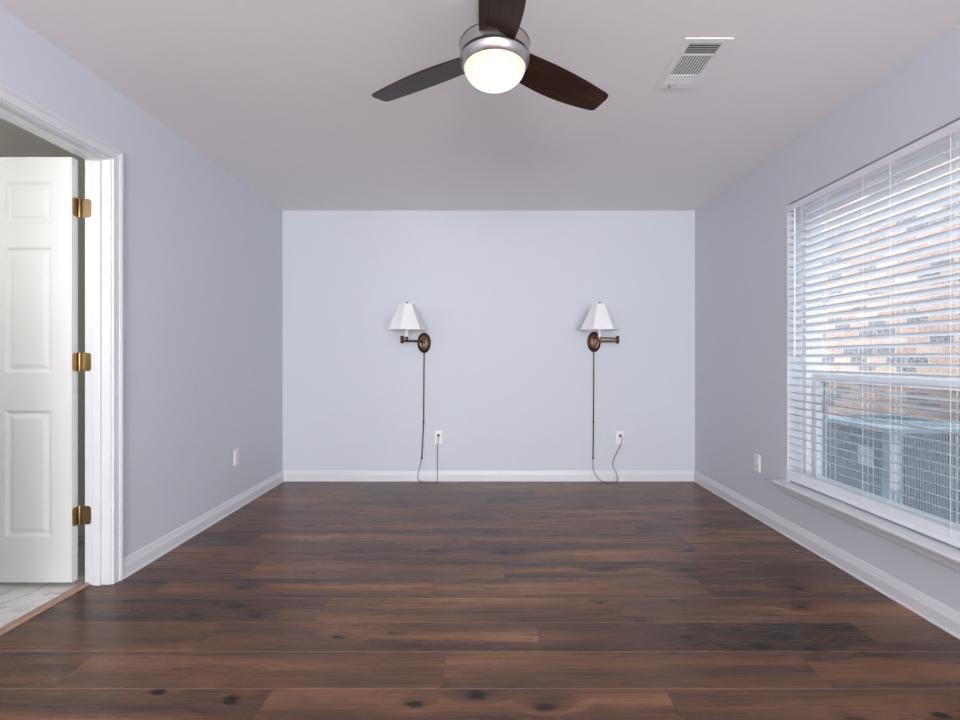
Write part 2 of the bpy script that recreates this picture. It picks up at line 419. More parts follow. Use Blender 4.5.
# left wall with door opening
m = MB()
m.box(XO, XL, DY1 + JT, YB, 0, H).box(XO, XL, YR, DY0 - JT, 0, H).box(XO, XL, DY0 - JT, DY1 + JT, DH + JT, H)
struct(m.build('wall_left', M['wall']))
# right wall with window opening
m = MB()
m.box(XR, XW, WY1, YB, -0.06, H).box(XR, XW, YR, WY0, -0.06, H).box(XR, XW, WY0, WY1, WZ1, H).box(XR, XW, WY0, WY1, -0.06, WZ0 - 0.02)
struct(m.build('wall_right', M['wall']))

# baseboards
BP = [(0, 0), (0.021, 0), (0.021, 0.006), (0.0165, 0.012), (0.0155, 0.055), (0.0135, 0.062), (0.0115, 0.066), (0.0095, 0.074), (0.0055, 0.088), (0.003, 0.094), (0, 0.095)]
yc = DY1 + 0.063
m = MB().sweep(BP, [lambda a, b: (XL + a, yc, b), lambda a, b: (XL + a, YB - a, b)])
struct(m.build('baseboard_left', M['trim']))
m = MB().sweep(BP, [lambda a, b: (XL + a, YB - a, b), lambda a, b: (XR - a, YB - a, b)])
struct(m.build('baseboard_back', M['trim']))
m = MB().sweep(BP, [lambda a, b: (XR - a, YB - a, b), lambda a, b: (XR - a, YR, b)])
struct(m.build('baseboard_right', M['trim']))

# ------------------------------------------------------------------ door
door = struct(MB().box(XO, XL, DY1, DY1 + JT, 0, DH).box(XO, XL, DY0 - JT, DY0, 0, DH).box(XO, XL, DY0 - JT, DY1 + JT, DH, DH + JT)
              .build('door_1', M['trim']), 'white six-panel door standing open into the tiled room')
m = MB()                                   # stops
m.box(-1.918, -1.882, DY1 - 0.011, DY1, 0, DH).box(-1.918, -1.882, DY0, DY0 + 0.011, 0, DH).box(-1.918, -1.882, DY0 + 0.011, DY1 - 0.011, DH - 0.011, DH)
m.build('door_stop', M['trim'], door, bevel=0.002)
# casing: (outward from the opening, out from the wall)
CP = [(0, 0), (0, 0.009), (0.004, 0.0115), (0.010, 0.011), (0.014, 0.009), (0.052, 0.0125), (0.056, 0.016), (0.062, 0.0175), (0.066, 0.015), (0.070, 0.0185), (0.084, 0.0185), (0.088, 0.016), (0.088, 0)]
r0 = 0.006
def leg(y, sgn):
    return [lambda a, b: (XL + b, y + sgn * (r0 + a), 0), lambda a, b: (XL + b, y + sgn * (r0 + a), DH + r0 + a)]
m = MB()
CP = [(a * 0.636, b) for a, b in CP]
fr = [lambda a, b: (XL + b, DY1 + r0 + a, 0), lambda a, b: (XL + b, DY1 + r0 + a, DH + r0 + a),
      lambda a, b: (XL + b, DY0 - r0 - a, DH + r0 + a), lambda a, b: (XL + b, DY0 - r0 - a, 0)]
m.sweep(CP, fr); m.build('casing', M['trim'], door)

# slab: open 90 degrees, its face towards the camera
DX1 = -1.994; DW = 0.75; DZ0, DZ1 = 0.030, 2.077; DYF, DT = 2.310, 0.035
def make_slab():
    m = MB(); x0 = DX1 - DW
    c = [x0, x0 + 0.099, x0 + 0.321, DX1 - 0.321, DX1 - 0.099, DX1]
    z = [DZ0, 0.250, 0.856, 1.040, 1.642, 1.758, 1.955, DZ1]
    for side, yf in ((1, DYF), (-1, DYF + DT)):
        for i in range(5):
            for j in range(7):
                a, b, p, q = c[i], c[i + 1], z[j], z[j + 1]
                if i in (1, 3) and j in (1, 3, 5):
                    rings = [(0, 0), (0.005, 0.004), (0.012, 0.0085), (0.020, 0.0085), (0.038, 0.002), (0.042, 0.0015)]
                    vs_, fs = [], []
                    for ins, dep in rings:
                        y = yf + side * dep
                        vs_ += [(a + ins, y, p + ins), (b - ins, y, p + ins), (b - ins, y, q - ins), (a + ins, y, q - ins)]
                    for r_ in range(len(rings) - 1):
                        for s_ in range(4):
                            A = r_ * 4 + s_; B = r_ * 4 + (s_ + 1) % 4; fs.append((A, B, B + 4, A + 4))
                    L = (len(rings) - 1) * 4; fs.append((L, L + 1, L + 2, L + 3))
                    m.add(vs_, fs)
                else:
                    m.add([(a, yf, p), (b, yf, p), (b, yf, q), (a, yf, q)], [(0, 1, 2, 3)])
    y0, y1 = DYF, DYF + DT
    m.add([(x0, y0, DZ0), (DX1, y0, DZ0), (DX1, y1, DZ0), (x0, y1, DZ0), (x0, y0, DZ1), (DX1, y0, DZ1), (DX1, y1, DZ1), (x0, y1, DZ1)],
          [(0, 1, 2, 3), (4, 5, 6, 7), (1, 2, 6, 5), (0, 3, 7, 4)])
    me = m.build('door_leaf', M['door'], door)
    bm = bmesh.new(); bm.from_mesh(me.data); bmesh.ops.remove_doubles(bm, verts=bm.verts, dist=1e-5)
    bmesh.ops.recalc_face_normals(bm, faces=bm.faces); bm.to_mesh(me.data); bm.free()
    return me
slab = make_slab()

def rounded_leaf(m, w, h, t, mtx, r=0.014):
    """plate in local (u 0..w, v -h/2..h/2), outer corners rounded, thickness t"""
    pts = [(0, -h / 2), (w - r, -h / 2)]
    for k in range(1, 7): a = -math.pi / 2 + k * math.pi / 12; pts.append((w - r + r * math.cos(a), -h / 2 + r + r * math.sin(a)))
    for k in range(0, 7): a = k * math.pi / 12; pts.append((w - r + r * math.cos(a), h / 2 - r + r * math.sin(a)))
    pts.append((0, h / 2)); n = len(pts)
    v = [(u, w_, 0) for u, w_ in pts] + [(u, w_, t) for u, w_ in pts]
    f = [tuple(range(n)), tuple(reversed(range(n, 2 * n)))] + [(i, (i + 1) % n, (i + 1) % n + n, i + n) for i in range(n)]
    m.add(v, f, False, mtx)
KX, KY = DX1 + 0.011, DY1 - 0.007
def hinge(z):
    m = MB()
    # jamb leaf : faces the camera
    rounded_leaf(m, 0.050, 0.09, 0.003, Matrix(((1, 0, 0, KX), (0, 0, -1, KY + 0.0075), (0, 1, 0, z), (0, 0, 0, 1))))
    # door leaf : on the hinge edge of the slab, swung round the pin
    ang = math.atan2(-0.030, -0.016)
    d = Vector((0, -1, 0)); nrm = Vector((1, 0, 0))
    mt = Matrix(((d.x, 0, nrm.x, DX1 + 0.0005), (d.y, 0, nrm.y, DYF + 0.033), (0, 1, 0, z), (0, 0, 0, 1)))
    rounded_leaf(m, 0.030, 0.09, 0.004, mt)
    m.lathe([(0.003, -0.051), (0.005, -0.049), (0.006, -0.045), (0.006, 0.045), (0.005, 0.049), (0.003, 0.051)], 14, Matrix.Translation((KX, KY - 0.001, z)))
    h = m.build('hinge', M['brass'], door)
    k = MB()
    for du in (0.018, 0.034):
        for dz in (-0.028, 0, 0.028):
            if (du > 0.03) == (dz == 0): k.lathe([(0.0042, 0), (0.0036, 0.0012), (0.001, 0.0014)], 10, Matrix.Translation((KX + du, KY + 0.0045, z + dz)) @ Matrix.Rotation(R(90), 4, 'X'))
    k.build('screw', M['brass'], h)
for z in (1.843, 1.0905, 0.341): hinge(z)

# threshold and the tiled room beyond
m = MB().sweep([(-1.985, 0.0), (-1.985, 0.006), (-1.977, 0.0115), (-1.948, 0.0115), (-1.938, 0.004), (-1.938, 0.0)],
               [lambda a, b: (a, DY0 + 0.0005, b), lambda a, b: (a, DY1 - 0.0005, b)])
struct(m.build('threshold', M['threshold']), 'tan wooden threshold strip between the plank floor and the marble tile')
struct(MB().box(-4.0, -1.985, 0.6, 3.4, -0.06, 0.004).box(-1.985, XO - 0.004, DY1, 3.4, -0.06, 0.004).box(-1.985, XO - 0.004, 0.6, DY0, -0.06, 0.004).build('floor_bathroom', M['marble']), 'white veined marble tile floor past the open door')
m = MB().box(-4.1, XO, 3.4, 3.5, -0.06, H).box(-4.1, -4.0, 0.5, 3.4, -0.06, H).box(-4.0, XO, 0.5, 0.6, -0.06, H)
struct(m.build('wall_bathroom', M['bath_wall']))
struct(MB().box(-4.1, XO, 0.5, 3.5, H, H + 0.1).build('ceiling_bathroom', M['ceiling']))
# the bathroom's own side of the partition
m = MB().box(XO - 0.004, XO, DY1 + JT, 3.4, 0, H).box(XO - 0.004, XO, 0.6, DY0 - JT, 0, H).box(XO - 0.004, XO, DY0 - JT, DY1 + JT, DH + JT, H)
struct(m.build('wall_bathroom_partition', M['bath_wall']))

# ------------------------------------------------------------------ window
win = struct(MB().build('window_1', M['vinyl'])) if False else None
FX0, FX1 = 1.985, 2.085
m = MB()
fl = 0.034
m.box(FX0, FX1, WY1 - fl, WY1, WZ0, WZ1).box(FX0, FX1, WY0, WY0 + fl, WZ0, WZ1)
m.box(FX0, FX1, WY0 + fl, WY1 - fl, WZ0, WZ0 + 0.015).box(FX0, FX1, WY0 + fl, WY1 - fl, WZ1 - fl, WZ1)
win = struct(m.build('window_1', M['vinyl'], bevel=0.002), 'white vinyl window behind the blinds')
ya, yb = WY0 + fl, WY1 - fl
m = MB()                                   # lower sash
m.box(2.02, 2.05, yb - 0.042, yb - 0.012, WZ0 + 0.016, 1.016).box(2.02, 2.05, ya + 0.012, ya + 0.042, WZ0 + 0.016, 1.016)
m.box(2.02, 2.05, ya + 0.042, yb - 0.042, WZ0 + 0.016, WZ0 + 0.048).box(2.012, 2.05, ya + 0.042, yb - 0.042, 0.980, 1.016)
sash = m.build('lower_sash', M['vinyl'], win, bevel=0.002)
MB().box(2.033, 2.037, ya + 0.042, yb - 0.042, WZ0 + 0.048, 0.980).build('pane', M['glass'], sash)
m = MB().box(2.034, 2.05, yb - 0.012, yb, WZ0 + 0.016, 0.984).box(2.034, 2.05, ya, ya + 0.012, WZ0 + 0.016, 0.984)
m.build('track_shade_strip', M['track_shade'], win)  # strips imitate the shaded track gap beside the lower sash
m = MB().box(2.055, 2.08, ya, yb, 1.0, 1.03)
us = m.build('upper_sash', M['vinyl'], win, bevel=0.002)
MB().box(2.064, 2.068, ya, yb, 1.03, WZ1 - fl).build('pane', M['glass'], us)
scr = MB()
scr.box(2.088, 2.096, yb - 0.03, yb, WZ0 + 0.015, 1.0).box(2.088, 2.096, ya, ya + 0.03, WZ0 + 0.015, 1.0).box(2.088, 2.096, ya + 0.03, yb - 0.03, WZ0 + 0.015, WZ0 + 0.03).box(2.088, 2.096, ya + 0.03, yb - 0.03, 0.975, 1.0)
sf = scr.build('screen_frame', M['fin'], win)
MB().box(2.0915, 2.0925, ya + 0.03, yb - 0.03, WZ0 + 0.03, 0.975).build('insect_screen', M['screen'], sf)
# drywall return liners, plus an added lip blocking daylight behind the headrail
m = MB().box(XR, FX0, WY1 - 0.002, WY1, WZ0, WZ1).box(XR, FX0, WY0, WY0 + 0.002, WZ0, WZ1).box(XR + 0.004, FX0, WY0 + 0.002, WY1 - 0.002, WZ1 - 0.002, WZ1).box(1.946, FX0, WY0 + 0.002, WY1 - 0.002, 2.05, WZ1 - 0.002)
m.build('window_return', M['wall'], win)
# stool and apron
ST = [(XR - 0.074, 0.320), (XR - 0.079, 0.324), (XR - 0.079, 0.333), (XR - 0.074, 0.338), (XR - 0.001, 0.338), (XR - 0.001, 0.320)]
m = MB().sweep(ST, [lambda a, b: (a, WY0 - 0.04, b), lambda a, b: (a, WY1 + 0.04, b)])
m.box(XR - 0.001, FX0, WY0 + 0.0005, WY1 - 0.0005, 0.320, 0.338)
m.build('window_stool', M['trim'], win)
AP = [(XR, 0.320), (XR - 0.034, 0.320), (XR - 0.032, 0.314), (XR - 0.024, 0.306), (XR - 0.020, 0.298), (XR - 0.019, 0.270), (XR - 0.015, 0.262), (XR, 0.260)]
m = MB().sweep(AP, [lambda a, b: (a, WY0 - 0.035, b), lambda a, b: (a, WY1 + 0.035, b)])
m.build('window_apron', M['trim'], win)

# ------------------------------------------------------------------ blinds
BX = 1.917                                  # slat centre
blind = thing('window_blind', 'white horizontal slatted blind lowered over the window', 'blind', (BX, 2.035, WZ0))
def bl(mb, name, mt, parent=blind, bevel=0):
    o = mb.build(name, mt, None, bevel); o.parent = blind if parent is None else parent
    p = Vector((0, 0, 0)); q = o.parent
    while q: p += q.location; q = q.parent
    o.data.transform(Matrix.Translation(-p)); return o
by0, by1 = WY0 + 0.006, WY1 - 0.007
bl(MB().box(XR + 0.002, XR + 0.054, by0, by1, 2.022, 2.0625), 'headrail', M['rail'], bevel=0.002)
SW, TILT = 0.0505, R(19)
m = MB(); pitch = 0.0458; z = 1.992; nsl = 0
while z > 0.43:
    prof = []
    for side in (1, -1):
        for k in range(7):
            t = -1 + 2 * k / 6; t *= side
            h = 0.0022 * (1 - t * t) + side * 0.0012
            prof.append((BX + t * SW / 2 * math.cos(TILT) + h * math.sin(TILT), z - t * SW / 2 * math.sin(TILT) + h * math.cos(TILT)))
    m.sweep(prof, [lambda a, b: (a, by0, b), lambda a, b: (a, by1, b)])
    z -= pitch; nsl += 1
bl(m, 'slats', M['blind'])
m = MB()
for i in range(4): m.box(BX - SW / 2, BX + SW / 2, by0, by1, 0.3785 + i * 0.0085, 0.3785 + i * 0.0085 + 0.003)
m.v = [(x, y, zz + 0.0022 * (1 - ((x - BX) / (SW / 2)) ** 2)) for x, y, zz in m.v]
for i in range(4): m.box(BX - SW / 2 + 0.002, BX + SW / 2 - 0.002, by0 + 0.001, by1 - 0.001, 0.3815 + i * 0.0085, 0.3870 + i * 0.0085)
bl(m, 'stacked_slats', M['vinyl'])
bl(MB().box(BX - SW / 2, BX + SW / 2, by0, by1, 0.349, 0.377), 'bottom_rail', M['vinyl'], bevel=0.003)
for yl in (2.874, 2.671, 2.409, 2.245, 1.953, 1.66, 1.37, 1.17):
    m = MB()
    for xx in (BX - SW / 2 - 0.0012, BX + SW / 2 + 0.0012):
        m.tube([(xx, yl, 0.380), (xx, yl, 2.03)], 0.0010, 6)
    m.tube([(BX, yl, 0.380), (BX, yl, 2.03)], 0.0008, 6)
    bl(m, 'ladder_cord', M['string'])
m = MB().tube([(XR - 0.004, 2.93, 2.02), (XR - 0.005, 2.93, 1.12)], 0.0042, 10)
m.tube([(XR + 0.010, 2.93, 2.036), (XR - 0.004, 2.93, 2.032), (XR - 0.004, 2.93, 2.012)], 0.0022, 8)
bl(m, 'tilt_wand', M['vinyl'])
# dark shadow gap above the headrail is a real gap to the lintel

# ------------------------------------------------------------------ outdoors
struct(MB().box(XW, 9.0, -4.0, 11.0, -0.30, -0.20).build('ground', M['ground']), 'concrete ground between the two houses')
struct(MB().box(3.5, 3.7, -3.0, 11.0, -0.2, 3.0).build('brick_wall', M['brick']), 'tan and grey brick wall of the house outside the window')
AX0, AX1, AY0, AY1, AZ0, AZ1 = 2.526, 3.28, 3.0, 3.75, -0.10, 0.669
ac = thing('air_conditioner', 'grey outdoor air conditioner with vertical grille bars outside the window', 'air conditioner', ((AX0 + AX1) / 2, (AY0 + AY1) / 2, -0.2))
def rel(mb, name, mt, root, bevel=0, parent=None):
    o = mb.build(name, mt, None, bevel); q = parent or root; o.parent = q
    p = Vector((0, 0, 0))
    while q: p += q.location; q = q.parent
    o.data.transform(Matrix.Translation(-p)); return o
rel(MB().box(AX0 - 0.06, AX1 + 0.06, AY0 - 0.06, AY1 + 0.06, -0.2, AZ0), 'pad', M['concrete'], ac)
rel(MB().box(AX0 + 0.025, AX1 - 0.025, AY0 + 0.025, AY1 - 0.025, AZ0, AZ1 - 0.035), 'coil', M['coil'], ac)
m = MB().box(AX0 - 0.005, AX1 + 0.005, AY0 - 0.005, AY1 + 0.005, AZ1 - 0.035, AZ1)
rel(m, 'top_cover', M['metal_ac'], ac, 0.006)
m = MB()
for i in range(7):
    m.lathe([(0.06 + i * 0.042, 0), (0.06 + i * 0.042 + 0.006, 0.0), (0.06 + i * 0.042 + 0.006, 0.006), (0.06 + i * 0.042, 0.006)], 40, Matrix.Translation(((AX0 + AX1) / 2, (AY0 + AY1) / 2, AZ1)), cap=False)
rel(m, 'fan_guard', M['fin'], ac)
rel(MB().box(AX0, AX1, AY0, AY1, AZ0, AZ0 + 0.05), 'base_pan', M['metal_ac'], ac)
for cx, cy in ((AX0, AY0), (AX1, AY0), (AX0, AY1), (AX1, AY1)):
    m = MB(); sx = 1 if cx == AX0 else -1; sy = 1 if cy == AY0 else -1; w = 0.062
    m.box(min(cx, cx + sx * w), max(cx, cx + sx * w), min(cy, cy + sy * w), max(cy, cy + sy * w), AZ0 + 0.05, AZ1 - 0.035)
    rel(m, 'corner_post', M['metal_ac'], ac, 0.008)
for k in range(2):                          # grille banks facing the camera and facing the window
    m = MB()
    n = 35
    for i in range(n):
        t = 0.066 + (0.75 - 0.132) * i / (n - 1)
        if k == 0: m.box(AX0 + t - 0.0042, AX0 + t + 0.0042, AY0 + 0.002, AY0 + 0.012, AZ0 + 0.05, AZ1 - 0.035)
        else: m.box(AX0 + 0.002, AX0 + 0.012, AY0 + t - 0.0042, AY0 + t + 0.0042, AZ0 + 0.05, AZ1 - 0.035)
    for zz in (0.12, 0.36):
        if k == 0: m.box(AX0 + 0.062, AX1 - 0.062, AY0 + 0.012, AY0 + 0.018, zz, zz + 0.012)
        else: m.box(AX0 + 0.012, AX0 + 0.018, AY0 + 0.062, AY1 - 0.062, zz, zz + 0.012)
    rel(m, 'grille', M['fin'], ac)
st = rel(MB().box(AX0 - 0.001, AX0 + 0.002, 3.13, 3.26, 0.39, 0.517), 'sticker', M['sticker'], ac)
st2 = rel(MB().box(AX0 + 0.004, AX0 + 0.058, AY0 - 0.0015, AY0 + 0.001, 0.29, 0.565), 'sticker', M['sticker'], ac)

# ------------------------------------------------------------------ ceiling fan
FX, FY = 0.031, 1.715
zc = CZ
fan = thing('ceiling_fan', 'brushed nickel ceiling fan with three dark wood blades and a lit bowl light', 'ceiling fan', (FX, FY, H))
def fz(h): return CZ + h - H
m = MB().lathe([(0.040, fz(1.16)), (0.058, fz(1.185)), (0.064, fz(1.21)), (0.066, fz(1.31)), (0.066, 0.0)], 40)
m.build('canopy', M['nickel'], fan)
m = MB().lathe([(0.118, fz(1.0725)), (0.1245, fz(1.0745)), (0.1245, fz(1.1165)), (0.121, fz(1.119)), (0.1, fz(1.135)), (0.07, fz(1.155)), (0.03, fz(1.17))], 64)
hous = m.build('motor_housing', M['nickel'], fan)
MB().lathe([(0.1205, fz(1.064)), (0.1205, fz(1.0735))], 64).build('shade_groove', M['black'], hous)  # black band stands for the shade in the housing gap
MB().lathe([(0.1254, fz(1.1145)), (0.1262, fz(1.1165)), (0.1245, fz(1.1185)), (0.118, fz(1.1195))], 64).build('rim', M['black'], hous)  # ring coloured black as the shaded line at the upper edge
m = MB().lathe([(0.1108, fz(1.034)), (0.1125, fz(1.035)), (0.1225, fz(1.052)), (0.1245, fz(1.064)), (0.120, fz(1.066))], 64)
kit = m.build('light_kit_ring', M['nickel'], fan)
pr = []
for k in range(15):
    a = (k / 14) * math.pi / 2
    pr.append((0.1095 * math.sin(a) + 0.0003, fz(1.040) - 0.073 * math.cos(a)))
pr.append((0.108, fz(1.046)))
MB().lathe(pr, 64).build('light_bowl', M['bowl'], fan)
# blades : local +x outwards, +y along the rising sense
def blade_mesh():
    out, n = [], 26
    r_in, r_out = 0.085, 0.530
    top, bot = [], []
    for i in range(n + 1):
        t = i / n; r = r_in + (r_out - r_in) * t
        yp = 0.052 + 0.030 * math.sin(math.pi * min(1, 0.08 + t * 0.86)) - 0.006 * t   # curved leading edge
        ym = -0.058 - 0.010 * math.sin(math.pi * t) + 0.010 * t
        top.append((r + 0.004 * t, yp)); bot.append((r, ym))
    # slightly rounded tip corners
    top[-1] = (top[-1][0] - 0.004, top[-1][1] - 0.004); bot[-1] = (bot[-1][0] - 0.004, bot[-1][1] + 0.004)
    tip = [(r_out + 0.004, 0.03), (r_out + 0.003, -0.025)]
    pts = top + tip + bot[::-1]
    m = MB(); N = len(pts); th = 0.0055
    v = [(x, y, -th / 2) for x, y in pts] + [(x, y, th / 2) for x, y in pts]
    f = [(i, (i + 1) % N, (i + 1) % N + N, i + N) for i in range(N)]
    # caps as strips
    for base, flip in ((0, False), (N, True)):
        for i in range(n):
            q = (base + i, base + i + 1, base + N - 2 - i, base + N - 1 - i)
            f.append(q[::-1] if flip else q)
        f.append(tuple(base + j for j in (n, n + 1, n + 2, n + 3)))
    m.add(v, f); return m
b0 = None
for a in (272, 32, 152):
    if b0 is None: b = b0 = blade_mesh().build('blade', M['blade'], fan, bevel=0.0015)
    else: b = b0.copy(); COL.objects.link(b); b.parent = fan
    b.matrix_local = Matrix.Translation((0, 0, fz(1.089))) @ Matrix.Rotation(R(a), 4, 'Z') @ Matrix.Rotation(R(3.0), 4, 'Y') @ Matrix.Rotation(R(-12), 4, 'X')

# ------------------------------------------------------------------ ceiling register
vent = thing('ceiling_vent', 'white metal air vent set in the ceiling right of the fan', 'vent', (0.93, 2.178, H))
VX0, VX1, VY0, VY1 = 0.829, 1.031, 1.995, 2.362
ix0, ix1 = 0.862, 0.998
banks = [(2.026, 2.098), (2.110, 2.252), (2.266, 2.322)]
m = MB(); zt, zb = H, H - 0.0055
# frame as strips around three openings
m.box(VX0, ix0, VY0, VY1, zb, zt).box(ix1, VX1, VY0, VY1, zb, zt)
ys = [VY0] + [q for b in banks for q in b] + [VY1]
for i in range(0, len(ys), 2): m.box(ix0, ix1, ys[i], ys[i + 1], zb, zt)
m.v = [(x, y, zz) for x, y, zz in m.v]
fr_ = rel(m, 'vent_frame', M['plastic'], vent, 0.002)
rel(MB().box(ix0, ix1, banks[0][0], banks[2][1], H - 0.0012, H - 0.0006), 'duct_shade_sheet', M['slot'], vent)  # flat dark sheet stands in for the shaded duct behind the louvers
def louver(m, p0, p1, axis, w, tilt):
    """thin blade from p0 to p1, width w, rotated by tilt about its axis"""
    p0, p1 = Vector(p0), Vector(p1); d = (p1 - p0).normalized()
    q = Matrix.Rotation(tilt, 3, d) @ Vector(axis); nrm = d.cross(q); t = 0.0005
    v = []
    for p in (p0, p1):
        for s1, s2 in ((-1, -1), (1, -1), (1, 1), (-1, 1)): v.append(p + q * s1 * w / 2 + nrm * s2 * t)
    m.add(v, [(0, 1, 2, 3), (7, 6, 5, 4), (0, 1, 5, 4), (1, 2, 6, 5), (2, 3, 7, 6), (3, 0, 4, 7)])
zl = H - 0.0038
m = MB()
for i in range(5): y = banks[0][0] + 0.007 + i * 0.0145; louver(m, (ix0, y, zl), (ix1, y, zl), (0, 1, 0), 0.0088, R(30))
rel(m, 'louver_bank', M['plastic'], vent)
m = MB()
for i in range(11): x = ix0 + 0.0062 + i * 0.01236; louver(m, (x, banks[1][0], zl), (x, banks[1][1], zl), (1, 0, 0), 0.0066, R(4))
rel(m, 'louver_bank', M['plastic'], vent)
m = MB()
for i in range(4): y = banks[2][0] + 0.007 + i * 0.014; louver(m, (ix0, y, zl), (ix1, y, zl), (0, 1, 0), 0.0150, R(-12))
rel(m, 'louver_bank', M['plastic'], vent)
m = MB().box(0.885, 0.925, 2.332, 2.336, zb - 0.002, zb).box(0.888, 0.894, 2.330, 2.338, zb - 0.014, zb - 0.002)
rel(m, 'damper_lever', M['nickel'], vent)

# ------------------------------------------------------------------ outlets
def outlet(lbl, loc, rz):
    """local: plate in the xz plane, facing -y"""
    t = thing('wall_outlet', lbl, 'outlet', loc); t.rotation_euler = (0, 0, rz)
    w, h = 0.036, 0.059
    m = MB(); prof = [(0, 0.0), (0.0, -0.003), (0.004, -0.0058), (0.009, -0.0062)]
    vs_, fs = [], []
    for ins, y in prof: vs_ += [(-w + ins, y, -h + ins), (w - ins, y, -h + ins), (w - ins, y, h - ins), (-w + ins, y, h - ins)]
    for r_ in range(3):
        for s_ in range(4): A = r_ * 4 + s_; B = r_ * 4 + (s_ + 1) % 4; fs.append((A, B, B + 4, A + 4))
    fs.append((12, 13, 14, 15)); fs.append((0, 1, 2, 3)); m.add(vs_, fs)
    m.build('cover_plate', M['plastic'], t)
    for dz in (0.0195, -0.0195):
        m = MB(); n = 20
        pts = [(0.0165 * math.cos(2 * math.pi * i / n), max(-0.013, min(0.013, 0.0165 * math.sin(2 * math.pi * i / n)))) for i in range(n)]
        m.add([(x, -0.006, z + dz) for x, z in pts] + [(x, -0.0078, z + dz) for x, z in pts],
              [tuple(range(n, 2 * n))] + [(i, (i + 1) % n, (i + 1) % n + n, i + n) for i in range(n)])
        s_ = m.build('receptacle', M['plastic'], t)
        k = MB().box(-0.0075, -0.0055, -0.0083, -0.0076, dz - 0.002, dz + 0.007).box(0.0055, 0.0075, -0.0083, -0.0076, dz - 0.001, dz + 0.006)
        k.lathe([(0.0026, 0), (0.0026, 0.0006)], 10, Matrix.Translation((0, -0.0076, dz - 0.0075)) @ Matrix.Rotation(R(90), 4, 'X'))
        k.build('socket_slot', M['slot'], s_)
    MB().lathe([(0.003, 0), (0.0025, 0.0012), (0.0005, 0.0014)], 12, Matrix.Translation((0, -0.006, 0)) @ Matrix.Rotation(R(90), 4, 'X')).build('screw', M['nickel'], t)
    return t
def bx(px): return (px - 486) * YB / F
def bz(py): return CZ - (py - 358) * YB / F
outlet('white wall outlet on the left wall past the open door', (XL, F * -XL / (486 - 236.2), CZ - (457 - 358) * (F * -XL / (486 - 236.2)) / F), R(90))
outlet('white wall outlet on the window wall beside the window stool', (XR, F * XR / (757.4 - 486), CZ - (463 - 358) * (F * XR / (757.4 - 486)) / F), R(-90))
OL = (bx(438.6), YB, bz(437.3)); OR_ = (bx(619.8), YB, bz(437.5))
outlet('white wall outlet on the back wall below the left lamp, cord plugged in', OL, 0)
outlet('white wall outlet on the back wall below the right lamp, cord plugged in', OR_, 0)

